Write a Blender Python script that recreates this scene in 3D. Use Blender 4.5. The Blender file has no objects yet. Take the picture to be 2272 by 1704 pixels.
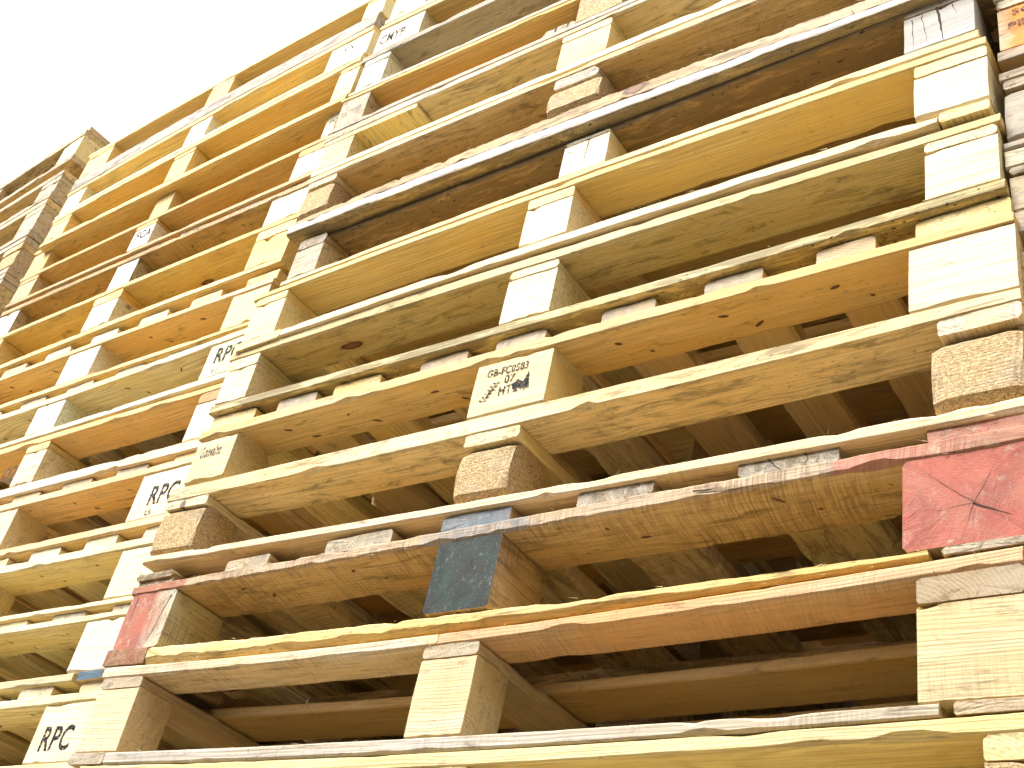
import bpy, math, random
import numpy as np
from mathutils import Matrix, Vector, Euler

S = bpy.context.scene
COL = S.collection

# ---------------------------------------------------------------- camera
GZ = 0.87                       # height of the measuring zero above the yard floor
CAM = Vector((1.4323, -0.93529, GZ - 0.42830))
cam_d = bpy.data.cameras.new("camera")
cam = bpy.data.objects.new("camera", cam_d); COL.objects.link(cam)
cam_d.sensor_width = 36.0
cam_d.lens = 36.0 * 2713.585 / 2272.0
cam_d.clip_start = 0.02; cam_d.clip_end = 500
rot = Matrix(((0.81577751, 0.20620032, 0.54035958),
              (0.54885386, -0.57063498, -0.6108479),
              (0.18239104, 0.79489442, -0.57868503)))
cam.matrix_world = Matrix.Translation(CAM) @ rot.to_4x4()
S.camera = cam

# ---------------------------------------------------------------- light
SUN_EL, SUN_AZ = math.radians(52), math.radians(205)      # azimuth clockwise from +Y
w = bpy.data.worlds.new("World"); S.world = w; w.use_nodes = True
nt = w.node_tree; nt.nodes.clear()
out = nt.nodes.new("ShaderNodeOutputWorld"); bg = nt.nodes.new("ShaderNodeBackground")
sky = nt.nodes.new("ShaderNodeTexSky"); sky.sky_type = 'NISHITA'; sky.sun_disc = False
sky.sun_elevation = SUN_EL; sky.sun_rotation = SUN_AZ
sky.air_density = 1.0; sky.dust_density = 8.0; sky.ozone_density = 0.6
bg.inputs[1].default_value = 0.15
hs = nt.nodes.new("ShaderNodeHueSaturation"); hs.inputs['Saturation'].default_value = .12      # thin overcast: nearly white
nt.links.new(sky.outputs[0], hs.inputs['Color']); nt.links.new(hs.outputs[0], bg.inputs[0]); nt.links.new(bg.outputs[0], out.inputs[0])
sd = bpy.data.lights.new("sun", 'SUN'); sd.energy = 0.9; sd.angle = math.radians(25); sd.color = (1.0, 0.95, 0.87)
sun = bpy.data.objects.new("sun", sd); COL.objects.link(sun)
dirv = Vector((math.sin(SUN_AZ) * math.cos(SUN_EL), math.cos(SUN_AZ) * math.cos(SUN_EL), math.sin(SUN_EL)))
sun.rotation_euler = dirv.to_track_quat('Z', 'Y').to_euler()
sun.location = (0, -4, 8)
S.view_settings.view_transform = 'Standard'; S.view_settings.look = 'None'
S.view_settings.gamma = 1.0; S.view_settings.exposure = 1.45
S.render.engine = 'CYCLES'
S.cycles.max_bounces = 10; S.cycles.diffuse_bounces = 3

# ---------------------------------------------------------------- node helpers
class NB:
    def __init__(s, name):
        s.m = bpy.data.materials.new(name); s.m.use_nodes = True
        s.t = s.m.node_tree; s.t.nodes.clear()
        s.out = s.t.nodes.new("ShaderNodeOutputMaterial")
    def put(s, node, i, v):
        if v is None: return
        if isinstance(v, bpy.types.NodeSocket): s.t.links.new(v, node.inputs[i])
        else:
            if isinstance(v, (tuple, list)) and len(v) == 3 and len(getattr(node.inputs[i], 'default_value', [])) == 4: v = (*v, 1)
            node.inputs[i].default_value = v
    def math(s, op, a, b=None, c=None, clamp=False):
        n = s.t.nodes.new("ShaderNodeMath"); n.operation = op; n.use_clamp = clamp
        s.put(n, 0, a); s.put(n, 1, b); s.put(n, 2, c); return n.outputs[0]
    def attr(s, name):
        n = s.t.nodes.new("ShaderNodeAttribute"); n.attribute_name = name; return n
    def sep(s, v):
        n = s.t.nodes.new("ShaderNodeSeparateXYZ"); s.put(n, 0, v); return n.outputs
    def comb(s, a, b, c):
        n = s.t.nodes.new("ShaderNodeCombineXYZ"); s.put(n, 0, a); s.put(n, 1, b); s.put(n, 2, c); return n.outputs[0]
    def noise(s, vec, scale=1, det=3, rough=.5, dist=0):
        n = s.t.nodes.new("ShaderNodeTexNoise"); s.put(n, 'Vector', vec); n.inputs['Scale'].default_value = scale
        n.inputs['Detail'].default_value = det; n.inputs['Roughness'].default_value = rough; n.inputs['Distortion'].default_value = dist
        return n.outputs[0]
    def vor(s, vec, scale=1, feat='F1'):
        n = s.t.nodes.new("ShaderNodeTexVoronoi"); n.feature = feat; s.put(n, 'Vector', vec); n.inputs['Scale'].default_value = scale
        return n.outputs
    def ramp(s, v, a, b, lo=0., hi=1.):
        n = s.t.nodes.new("ShaderNodeMapRange"); n.interpolation_type = 'SMOOTHSTEP'
        s.put(n, 0, v); s.put(n, 1, a); s.put(n, 2, b); s.put(n, 3, lo); s.put(n, 4, hi); return n.outputs[0]
    def mix(s, f, a, b, mode='MIX'):
        n = s.t.nodes.new("ShaderNodeMix"); n.data_type = 'RGBA'; n.blend_type = mode; n.clamp_factor = True
        s.put(n, 0, f)
        for i, v in ((6, a), (7, b)):
            if isinstance(v, (tuple, list)): v = (*v[:3], 1)
            s.put(n, i, v)
        return n.outputs[2]
    def scale3(s, v, a, b, c):
        n = s.t.nodes.new("ShaderNodeVectorMath"); n.operation = 'MULTIPLY'; s.put(n, 0, v); n.inputs[1].default_value = (a, b, c)
        return n.outputs[0]
    def bsdf(s, col, rough=.8, normal=None, spec=.25, alpha=None):
        n = s.t.nodes.new("ShaderNodeBsdfPrincipled")
        s.put(n, 'Base Color', col); s.put(n, 'Roughness', rough); n.inputs['Specular IOR Level'].default_value = spec
        if normal is not None: s.put(n, 'Normal', normal)
        if alpha is not None: s.put(n, 'Alpha', alpha)
        s.t.links.new(n.outputs[0], s.out.inputs[0]); return n
    def bump(s, h, st=.4, dist=.001):
        n = s.t.nodes.new("ShaderNodeBump"); n.inputs['Strength'].default_value = st; n.inputs['Distance'].default_value = dist
        s.put(n, 'Height', h); return n.outputs[0]

# ---------------------------------------------------------------- sawn timber
def make_wood():
    b = NB("sawn_timber")
    g = b.attr('gc').outputs['Vector']
    tint = b.attr('tint').outputs['Color']
    prm = b.attr('prm'); pr = b.sep(prm.outputs['Vector']); chip = prm.outputs['Alpha']
    dirt_a, saw_a, grey_a = pr[0], pr[1], pr[2]
    paint = b.attr('paint')
    u, v, t = b.sep(g)[0], b.sep(g)[1], b.sep(g)[2]
    nz = b.t.nodes.new("ShaderNodeTexCoord"); ny = b.sep(nz.outputs['Normal'])[1]
    # rings about the pith, bent by slow noise
    d1 = b.math('SUBTRACT', b.noise(b.scale3(g, 1.6, 7, 7), 1, 2), .5)
    d2 = b.math('SUBTRACT', b.noise(b.scale3(g, 2.3, 9, 9), 1.3, 2), .5)
    vv = b.math('ADD', v, b.math('MULTIPLY', d1, .035)); tt = b.math('ADD', t, b.math('MULTIPLY', d2, .035))
    r = b.math('SQRT', b.math('ADD', b.math('MULTIPLY', vv, vv), b.math('MULTIPLY', tt, tt)))
    ring = b.math('SINE', b.math('MULTIPLY', r, 1750.))
    ring = b.math('MULTIPLY_ADD', ring, .5, .5)
    ring = b.math('POWER', ring, 2.2)
    streak = b.noise(b.scale3(g, 6, 230, 230), 1, 4, .6)
    fibre = b.noise(b.scale3(g, 14, 700, 700), 1, 2, .6)
    blotch = b.noise(b.scale3(g, 3, 11, 11), 1, 4, .6)
    rb = b.ramp(b.noise(b.scale3(g, 4, 16, 16), 1, 3), .36, .62, .12, .62)
    col = b.mix(b.math('MULTIPLY', ring, rb), tint, (.50, .33, .12), 'MIX')
    col = b.mix(b.ramp(streak, .44, .64, 0, .5), col, (.42, .29, .12))
    col = b.mix(b.ramp(blotch, .42, .62, 0, .8), col, b.mix(1.0, tint, (.92, .82, .60), 'MULTIPLY'))
    col = b.mix(b.ramp(fibre, .48, .66, 0, .32), col, (.34, .23, .10))
    # knots
    kv = b.vor(b.scale3(g, 3.2, 10.0, 6.0), 1.0)
    ksel = b.math('GREATER_THAN', b.sep(kv[1])[0], .55)
    kw = b.math('ADD', kv[0], b.math('MULTIPLY', b.math('SUBTRACT', b.noise(g, 60, 3), .5), .05))
    kedge = b.math('MULTIPLY', b.ramp(kw, .085, .065), ksel)
    kin = b.math('MULTIPLY', b.ramp(kw, .062, .045), ksel)
    khalo = b.math('MULTIPLY', b.ramp(kw, .20, .07, 0, .5), ksel)
    col = b.mix(khalo, col, (.52, .32, .12))
    col = b.mix(kedge, col, (.10, .045, .02)); col = b.mix(b.math('MULTIPLY', kin, .8), col, (.28, .13, .05))
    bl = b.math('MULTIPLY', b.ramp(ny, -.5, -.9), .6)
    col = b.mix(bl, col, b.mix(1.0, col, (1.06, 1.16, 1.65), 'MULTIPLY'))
    # weathering to grey
    gn = b.noise(b.scale3(g, 5, 60, 60), 1, 5, .6)
    gcol = b.mix(gn, (.19, .17, .14), (.56, .52, .45))
    gm = b.math('MULTIPLY', grey_a, b.ramp(b.noise(b.scale3(g, 7, 20, 20), 1, 4), .25, .55, .55, 1.))
    gm = b.math('MULTIPLY', gm, b.ramp(ny, -.3, -.8, .30, 1.))
    col = b.mix(gm, col, gcol)
    # dirt smears, along the grain, and small specks
    dn = b.noise(b.scale3(g, 12, 60, 60), 1, 8, .74, .8)
    dl = b.math('SUBTRACT', .60, b.math('MULTIPLY', dirt_a, .25))
    dm = b.ramp(dn, dl, b.math('ADD', dl, .16), 0, .62)
    col = b.mix(dm, col, (.10, .075, .04))
    smn = b.noise(b.scale3(g, 34, 110, 110), 1, 7, .76, .6)
    sma = b.math('MULTIPLY', b.ramp(smn, .58, .70), b.ramp(b.noise(b.scale3(g, 4, 12, 12), 1, 2), .50, .60))
    col = b.mix(b.math('MULTIPLY', sma, b.math('MULTIPLY_ADD', dirt_a, .9, .04)), col, (.045, .04, .035))
    sp = b.ramp(b.noise(b.scale3(g, 120, 210, 210), 1, 2, .5), .64, .70, 0, .8)
    sp = b.math('MULTIPLY', sp, b.ramp(b.noise(b.scale3(g, 9, 26, 26), 1, 3), .44, .60, .08, 1.))
    col = b.mix(b.math('MULTIPLY', sp, b.math('ADD', .10, b.math('MULTIPLY', dirt_a, 1.3))), col, (.06, .045, .03))
    # band-saw marks across the grain
    sx = b.math('ADD', u, b.math('ADD', b.math('MULTIPLY', v, .22), b.math('MULTIPLY', d1, .03)))
    saw = b.ramp(b.noise(b.comb(b.math('MULTIPLY', sx, 420.), b.math('MULTIPLY', v, 14.), b.math('MULTIPLY', t, 14.)), 1, 3, .65), .42, .62)
    sawm = b.math('MULTIPLY', b.math('MULTIPLY', saw, saw_a), b.ramp(b.noise(b.scale3(g, 9, 18, 18), 1, 3), .35, .65))
    col = b.mix(b.math('MULTIPLY', sawm, .6), col, (.16, .11, .06))
    # pressed chip blocks
    gch = b.scale3(g, 300, 850, 560)
    cv = b.vor(gch, 1.0); cr = b.sep(cv[1])[0]
    cv2 = b.vor(b.scale3(g, 700, 380, 900), 1.0); cr2 = b.sep(cv2[1])[1]
    ccol = b.mix(b.math('POWER', cr, 1.3), (.44, .30, .14), (.74, .58, .32))
    ccol = b.mix(b.ramp(cr2, .78, .9, 0, .75), ccol, (.13, .08, .035))
    ccol = b.mix(b.ramp(cv[0], .1, .8, 0, .35), ccol, (.22, .13, .06))
    ccol = b.mix(b.ramp(b.noise(g, 26, 4), .45, .75, 0, .35), ccol, (.33, .29, .25))
    col = b.mix(chip, col, ccol)
    # paint, only on the outer (front) faces, worn by noise
    pm = b.math('MULTIPLY', paint.outputs['Alpha'], b.ramp(ny, -.35, -.65))
    wear = b.ramp(b.noise(b.scale3(g, 40, 40, 40), 1, 6, .7), .36, .60)
    pm = b.math('MULTIPLY', pm, b.ramp(b.math('ADD', wear, b.math('MULTIPLY', paint.outputs['Alpha'], .35)), .12, .42))
    pcol = b.mix(b.ramp(b.noise(b.scale3(g, 18, 22, 22), 1, 5, .65), .35, .7, 0, .55), paint.outputs['Color'],
                 b.mix(1.0, paint.outputs['Color'], (.42, .42, .50), 'MULTIPLY'))
    pcol = b.mix(b.ramp(b.noise(b.scale3(g, 55, 30, 60), 1.3, 5, .7), .66, .80, 0, .6), pcol, (.55, .50, .45))
    pcol = b.mix(b.ramp(b.noise(b.scale3(g, 9, 14, 14), 1.1, 6, .7, 1.), .42, .62, .05, .62), pcol, b.mix(1.0, pcol, (.95, 1.5, 1.5), 'MULTIPLY'))
    pcol = b.mix(b.ramp(b.noise(b.scale3(g, 30, 200, 120), 1, 6, .75), .56, .70, 0, .45), pcol, (.40, .34, .28))
    col = b.mix(pm, col, pcol)
    h = b.math('ADD', b.math('MULTIPLY', streak, 1.1), b.math('ADD', b.math('MULTIPLY', fibre, .6), b.math('MULTIPLY', sawm, .9)))
    h = b.math('ADD', h, b.math('MULTIPLY', ring, b.math('MULTIPLY_ADD', paint.outputs['Alpha'], -.2, .25)))
    h = b.math('ADD', h, b.math('MULTIPLY', b.math('MULTIPLY', chip, cr), 1.6))
    b.bsdf(col, .78, b.bump(h, .55, .0011), .2)
    return b.m
WOOD = make_wood()

def flat(name, c, rough=.8, n=0.):
    b = NB(name)
    co = b.t.nodes.new("ShaderNodeTexCoord").outputs['Object']
    col = b.mix(b.ramp(b.noise(co, 300, 4), .4, .7, 0, n), c, tuple(min(1, x * 2.2) for x in c)) if n else c
    b.bsdf(col, rough); return b.m
DARK = flat("crack_shadow", (.035, .022, .014))
RUST = flat("rusty_nail", (.11, .055, .03), .6, .4)

def make_ink(name, c, lo=.35, hi=.51):
    b = NB(name)
    co = b.t.nodes.new("ShaderNodeTexCoord").outputs['Object']
    a = b.ramp(b.noise(co, 330, 5, .7), lo, hi, .08, .95)
    b.bsdf(c, .8, None, .1, a); return b.m
INK = make_ink("stencil_ink", (.02, .02, .024))
INK_FADED = make_ink("faded_ink", (.05, .05, .06), .40, .54)

# ---------------------------------------------------------------- mesh building
rnd = random.Random(7)
YEL, CRM, PINK, ORG = (.82, .635, .30), (.85, .71, .43), (.80, .60, .40), (.78, .53, .22)
TAN, BRN, PALE = (.64, .48, .26), (.42, .28, .14), (.85, .76, .54)

def smooth_rand(n, k, rs):
    a = rs.rand(n + 2 * k + 2); c = np.convolve(a, np.ones(2 * k + 1) / (2 * k + 1), 'same')[k:k + n]
    return c

def piece(name, parent, u0, u1, v0, v1, zb, zt, axis='u', tint=YEL, dirt=.25, saw=.0, grey=0., chip=0., paint=None,
          n=None, rough=.0005, chips=3.5, ch=.0009, splint=0, corner=0., cracks=(), nails=(), jag=.0005, bow=0., label=None, hi=True, wane=0., vsh=(0, 0)):
    """One board or block: a lofted bar whose four edges are worn, chipped and splintered.
    zb / zt are heights as functions of u; all in the pallet's own frame."""
    seed = rnd.randrange(1 << 30); rs = np.random.RandomState(seed)
    L = (u1 - u0) if axis == 'u' else (v1 - v0)
    wd = (v1 - v0) if axis == 'u' else (u1 - u0)
    um = .5 * (u0 + u1); th = zt(um) - zb(um)
    if n is None: n = max(6, min(110, int(L / (.012 if hi else .08)))) if L > .16 else (14 if hi else 4)
    if not hi: chips = 0; tint = (tint[0] * .92, tint[1] * .80, tint[2] * .66)  # coarse inner parts tinted darker and warmer: interior shade put into the colour
    s = np.linspace(0, 1, n)
    if hi and corner == 0: s[1] = .002 / L if L > .01 else s[1]; s[-2] = 1 - .002 / L
    # cross-section control points (b across, c up) with a corner id
    cs = []
    wm = 3 if hi else 0
    for (cb, cc, ids) in ((0, 0, 0), (1, 0, 1), (1, 1, 2), (0, 1, 3)):
        db = 1 if cb == 0 else -1; dc = 1 if cc == 0 else -1
        first, second = (((0, dc), (db, 0)) if ids in (0, 2) else ((db, 0), (0, dc)))
        cs.append((cb, cc, first, ids)); cs.append((cb, cc, second, ids))
        nb_, nc_ = ((1, 0), (1, 1), (0, 1), (0, 0))[ids]
        k = wm if ids in (0, 2) else (1 if hi else 0)
        for i in range(k):
            f = (i + 1) / (k + 1); cs.append((cb + (nb_ - cb) * f, cc + (nc_ - cc) * f, (0, 0), -1))
    m = len(cs)
    er = []
    if corner: chips = 0; rough = rough * .5
    for k in range(4):
        e = ch * (.6 + .8 * rs.rand()) + rough * (smooth_rand(n, 1, rs) + 2.2 * smooth_rand(n, 14, rs))
        for _ in range(rs.poisson(chips)):
            c0 = rs.rand() * n; wdt = .6 + rs.rand() * 1.4; dp = (.001 + .007 * rs.rand() ** 3)
            e = e + dp * np.exp(-((np.arange(n) - c0) / wdt) ** 2)
        if jag: e = e + jag * rs.rand(n) ** 2
        if wane and k in (0, 1): e = e + wane * smooth_rand(n, 8, rs)
        er.append(np.minimum(e + corner, .45 * min(th, wd)))
    wob = .0009 * (smooth_rand(n, 6, rs) - .5) * 2
    verts = np.zeros((n, m, 3)); gc = np.zeros((n, m, 3))
    oa, ob, oc = rs.rand() * 50, (rs.rand() - .5) * .16, .03 + rs.rand() * .09
    for j, (bb, cc, d, k) in enumerate(cs):
        e = er[k] if k >= 0 else 0.
        A = s * L; B = bb * wd + d[0] * e; Cc = cc * th + d[1] * e
        if corner and k >= 0:  # rounded block: pull the ends in
            endd = np.minimum(s, 1 - s) * L
            pull = np.maximum(0, corner - endd) * .45; B = B + (pull if bb == 0 else -pull); 
        uu, vv = (u0 + A, v0 + B + wob) if axis == 'u' else (u0 + B + wob, v0 + A)
        uu = uu + 0 * s; vv = vv + 0 * s
        zz = zb(uu) + Cc / max(th, 1e-6) * (zt(uu) - zb(uu)) + bow * np.sin(np.pi * s)
        z0_ = 0 * s
        if axis == 'u': vv = vv + vsh[0] * (1 - s) + vsh[1] * s
        verts[:, j] = np.stack([uu + z0_, vv + z0_, zz + z0_], 1); gc[:, j] = np.stack([A + oa + z0_, B + ob + z0_, Cc + oc + z0_], 1)
    # ends: slight inward bevel plus ragged saw cut
    CC = [c for _ in range(n) for (_, c, _, _) in cs]
    V = verts.reshape(-1, 3).tolist(); G = gc.reshape(-1, 3).tolist(); F = []; MI = []
    for i in range(n - 1):
        for j in range(m):
            a = i * m + j; b_ = i * m + (j + 1) % m; F.append((a, b_, b_ + m, a + m)); MI.append(0)
    for i0, rev in ((0, True), (n - 1, False)):
        ring = [i0 * m + j for j in range(m)]
        off = (rs.rand(m) - .5) * (.0012 if hi else 0)
        ax = 0 if axis == 'u' else 1
        for j in range(m): V[ring[j]][ax] += off[j]
        c = len(V); V.append(np.mean([V[r] for r in ring], 0).tolist()); G.append(np.mean([G[r] for r in ring], 0).tolist())
        for j in range(m):
            f = (ring[j], ring[(j + 1) % m], c); F.append(f[::-1] if not rev else f); MI.append(0)
    if axis == 'v': F = [f[::-1] for f in F]
    F = [f[::-1] for f in F]
    def zof(uu, c): return zb(uu) + c * (zt(uu) - zb(uu))
    # splinters: thin slivers leaving the two front edges
    for _ in range(splint):
        su = rs.rand(); c = rs.choice([0, 1]); ln = .003 + .011 * rs.rand() ** 2; wdt = .0003 + .0005 * rs.rand()
        if axis == 'u':
            p = np.array([u0 + su * L, v0 + .0005, zof(u0 + su * L, c)]); dr = np.array([rs.randn() * 1.2, -.5 - .4 * rs.rand(), rs.randn() * .35])
        else:
            p = np.array([u0 + su * wd, v0, zof(u0 + su * wd, c)]); dr = np.array([rs.randn() * .5, -.8, rs.randn() * .5])
        dr /= np.linalg.norm(dr); q = len(V)
        side = np.cross(dr, [0, 0, 1]); side /= np.linalg.norm(side) + 1e-9; up = np.cross(side, dr)
        for k in range(3):
            an = k * 2.094; V.append((p + wdt * (math.cos(an) * side + math.sin(an) * up)).tolist()); G.append([oa, ob, oc])
        V.append((p + dr * ln).tolist()); G.append([oa + .01, ob, oc])
        F += [(q, q + 1, q + 3), (q + 1, q + 2, q + 3), (q + 2, q, q + 3)]; MI += [0] * 3
    # cracks on the front face (polyline in 0..1 face coordinates)
    for (pl, wdt) in cracks:
        q = len(V); K = []
        for i in range(len(pl) - 1):
            for f in np.linspace(0, 1, 5)[(0 if i == 0 else 1):]:
                K.append((pl[i][0] + (pl[i + 1][0] - pl[i][0]) * f + rs.randn() * .006, pl[i][1] + (pl[i + 1][1] - pl[i][1]) * f + rs.randn() * .006))
        for i, (a, c) in enumerate(K):
            a2 = K[min(i + 1, len(K) - 1)]; a1 = K[max(i - 1, 0)]
            dx = (a2[0] - a1[0]) * (u1 - u0); dz = (a2[1] - a1[1]) * th; l = math.hypot(dx, dz) + 1e-9
            ww = wdt * (1 - i / (len(K) - 1) * .8) * (.6 + .8 * rs.rand())
            uu = u0 + a * (u1 - u0)
            for sg in (-1, 1):
                V.append([uu + sg * -dz / l * ww, v0 - .00035, zof(uu, c) + sg * dx / l * ww]); G.append([oa, ob, oc])
        for i in range(len(K) - 1):
            a = q + 2 * i; F.append((a, a + 1, a + 3, a + 2)); MI.append(1)
    # nail and staple ends showing on the underside
    for (nu, nv) in nails:
        q = len(V); ln = .006 + .012 * rs.rand(); an = rs.randn() * .5 + .2; wdt = .0016 + .0012 * rs.rand()
        for k in range(8):
            t_ = k * math.pi / 4; a = ln * .5 * math.cos(t_) * (1 + .3 * rs.randn() * .3); c = wdt * math.sin(t_)
            uu = nu + a * math.cos(an) - c * math.sin(an); v_ = nv + a * math.sin(an) + c * math.cos(an)
            V.append([uu, v_, zb(uu) - .0004]); G.append([oa, ob, oc])
        F.append(tuple(range(q + 7, q - 1, -1))); MI.append(2)
    me = bpy.data.meshes.new(name); me.from_pydata(V, [], F)
    me.materials.append(WOOD)
    if cracks or nails: me.materials.append(DARK); me.materials.append(RUST)
    me.polygons.foreach_set('material_index', MI)
    nv_ = len(V)
    jit = np.array([1 + .10 * (rs.rand() - .5), 1 + .045 * (rs.rand() - .5), 1 + .12 * (rs.rand() - .5)])
    tc = np.clip(np.array(tint) * np.array([.98, 1.0, .92]) * (1 + .12 * (rs.rand() - .5)) * jit, 0, .9)
    a = me.attributes.new('gc', 'FLOAT_VECTOR', 'POINT'); a.data.foreach_set('vector', np.array(G, dtype=np.float32).ravel())
    a = me.attributes.new('tint', 'FLOAT_COLOR', 'POINT'); a.data.foreach_set('color', np.tile([*tc, 1.], nv_))
    a = me.attributes.new('prm', 'FLOAT_COLOR', 'POINT')
    a.data.foreach_set('color', np.tile([max(0, dirt + .15 * (rs.rand() - .5)), saw, grey, chip], nv_))
    P = np.zeros((nv_, 4))
    if paint is not None:
        cc_ = np.array(CC + [0.] * (nv_ - len(CC)))
        for q_ in paint:
            pc, pa, pu0, pu1 = q_[:4]
            X = np.array(V)[:, 0]; mk = (X >= pu0) & (X <= pu1) & (cc_ >= (q_[4] if len(q_) > 4 else -1)); P[mk, :3] = pc; P[mk, 3] = pa
            P[~mk & (P[:, 3] == 0), :3] = pc
    a = me.attributes.new('paint', 'FLOAT_COLOR', 'POINT'); a.data.foreach_set('color', P.ravel())
    me.validate()
    o = bpy.data.objects.new(name, me); COL.objects.link(o); o.parent = parent
    if label: o['label'] = label
    return o

ZC = -0.4283
def lv(t, W):
    Lf, M, R = t
    def f(u):
        x = u / W
        return Lf * (1 - x) * (1 - 2 * x) + M * 4 * x * (1 - x) + R * x * (2 * x - 1)
    return f

class Stack:
    """A column of pallets standing on one footprint. Heights were measured on the plane y = 0 of the
    centre stack; depth() carries them to the plane the pallet really stands in."""
    def __init__(s, x0, x1, y, D, group, yaw=0.):
        s.y, s.D, s.group, s.yaw = y, D, group, yaw
        s.ax0, s.ax1 = x0, x1
    def X(s, xa, y): return 1.4323 + (xa - 1.4323) * (1 + y / .93529)
    def Z(s, za, y): return ZC + (za - ZC) * (1 + y / .93529) + GZ

BOARD_N = [0]
def pallet(st, label, lev, kind='L', y=None, blocks=None, deck=None, bottom='full', wood=None, spec=None, hi=True, x0=None, x1=None, cat='pallet', stw=None, ends=None):
    """lev: dict of app. heights (L,M,R): bb,bt (bottom board), kt (block top), sb,st (stringer), db,dt (deck)."""
    y = st.y if y is None else y
    X0 = st.X(st.ax0 if x0 is None else x0, y); X1 = st.X(st.ax1 if x1 is None else x1, y)
    W = X1 - X0; D = st.D
    AX0, AX1 = st.X(st.ax0, y), st.X(st.ax1, y)
    e = bpy.data.objects.new('wooden_pallet', None); COL.objects.link(e)
    e.empty_display_size = .1
    g = {}
    zbase = min(st.Z(v, y) for v in lev['base'])
    e.location = (X0, y, zbase)
    if st.yaw:
        piv = Vector((AX1, y, 0)); R = Matrix.Rotation(st.yaw, 4, 'Z')
        e.location = piv + R @ (Vector((X0, y, zbase)) - piv); e.rotation_euler.z = st.yaw
    e['label'] = label; e['category'] = cat; e['group'] = st.group
    WA = AX1 - AX0
    def F(key):
        t = tuple(st.Z(v, y) - zbase for v in lev[key]); q = lv(t, WA); sh = X0 - AX0
        return lambda u: q(u + sh)
    U = lambda xa: st.X(xa, y) - X0
    wd = dict(tint=YEL, dirt=.2, saw=.1, grey=0.); wd.update(wood or {})
    spec = spec or {}
    def P(nm, key, *a, **k):
        d = dict(wd); d.update(k); d.update(spec.get(key, {})); d.setdefault('hi', hi)
        if d.pop('skip', False): return None
        return piece(nm, e, *a, **d)
    base, kt, db, dt = F('base'), F('kt'), F('db'), F('dt')
    if blocks is None:
        blocks = [(0, .1), (W / 2 - .05, W / 2 + .05), (W - .1, W)]
    else: blocks = [(U(a), U(b)) for a, b in blocks]
    out = {'e': e, 'W': W, 'F': F, 'U': U}
    fw = lev.get('fw', .074)
    rows = [(.0, fw), (D / 2 - .05, D / 2 + .05), (D - .1, D)]
    # bottom boards
    if 'bb' in lev:
        bb, bt = F('bb'), F('bt')
        bl, br = (blocks[0][1] + .006, blocks[2][0] - .006)
        if bottom == 'full':
            P('bottom_board', 'bb0', 0, W, 0, .085, bb, bt)
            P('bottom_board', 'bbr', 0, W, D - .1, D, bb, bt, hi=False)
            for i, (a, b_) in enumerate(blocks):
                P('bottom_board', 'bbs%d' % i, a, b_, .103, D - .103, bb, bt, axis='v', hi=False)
        else:
            c0, c1 = (U(bottom[0]), U(bottom[1])) if isinstance(bottom, tuple) else (bl, br)
            P('bottom_board', 'bbL', 0.0, c0 - .002, 0, D, bb, bt, axis='v')
            P('bottom_board', 'bb0', c0, c1, 0, .085, bb, bt)
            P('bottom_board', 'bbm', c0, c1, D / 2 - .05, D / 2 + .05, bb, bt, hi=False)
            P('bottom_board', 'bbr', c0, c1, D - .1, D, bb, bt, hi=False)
            P('bottom_board', 'bbR', c1 + lev.get('gr', .012), W, 0, D, bb, bt, axis='v')
    # blocks
    out['blk'] = []
    for r, (v0, v1) in enumerate(rows):
        for i, (a, b_) in enumerate(blocks):
            key = 'k%d' % i if r == 0 else 'kr'
            a2, b2 = a, b_
            if r: # back rows: hidden width
                a2, b2 = (a, max(b_, a + .09))
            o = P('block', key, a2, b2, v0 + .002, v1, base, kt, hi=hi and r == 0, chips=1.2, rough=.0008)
            if r == 0: out['blk'].append((o, a, b_, v0 + .002))
    rec = lev.get('rec', .006)
    if kind == 'L':
        if stw is not None:
            sb = F('kt'); s_t = F('db')
            for i, (a, b_) in enumerate(blocks):
                ww = (stw or {}).get(i)
                if ww: a, b_ = U(ww[0]), U(ww[1])
                P('stringer_board', 's%d' % i, a, b_, .0015, D, sb, s_t, axis='v', rough=.001, jag=.0006)
        dws = [(.0, .1)] ; x = .145
        nb = 6; bw = .085; v2 = lev.get('v2', .14); nb = lev.get('nb', 6); gap = (D - v2 - bw * nb) / (nb - 1)
        dws = [(0, fw)] + [(v2 + j * (bw + gap), v2 + bw + j * (bw + gap)) for j in range(nb)]
        for j, (a, b_) in enumerate(dws):
            key = 'd0' if j == 0 else 'dr'
            sp = spec.get('d0', {}).get('split') if j == 0 else None
            if sp:
                d = {k_: v_ for k_, v_ in spec['d0'].items() if k_ != 'split'}; spec['d0'] = d
                us = U(sp)
                P('deck_board', 'd0', 0, us - .0007, a, b_, db, dt); P('deck_board', 'd0b', us + .0007, W, a, b_, db, dt)
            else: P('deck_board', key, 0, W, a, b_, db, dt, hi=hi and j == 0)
    else:
        sb, s_t = F('kt'), F('st')
        nl = []
        ends_u = [(U(a), U(b_)) for a, b_ in (ends or [])]
        if not ends_u:
            n = 7; ew = .085; pit = (W - ew) / (n - 1); ends_u = [(j * pit, j * pit + ew) for j in range(n)]
        for (a, b_) in ends_u[1:-1]:
            c = .5 * (a + b_)
            if min(abs(c - .5 * (p + q)) for p, q in blocks) > .08:
                nl += [(c - .018, .028), (c + .015, .055)]
        for r, (v0, v1) in enumerate(rows):
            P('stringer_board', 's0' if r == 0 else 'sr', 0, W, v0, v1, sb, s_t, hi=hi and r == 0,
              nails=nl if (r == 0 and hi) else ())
        for j, (a, b_) in enumerate(ends_u):
            P('deck_board', 'd%d' % j, a, b_, rec, D, s_t, dt, axis='v', rough=.0012, jag=.0006)
    return out

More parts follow.
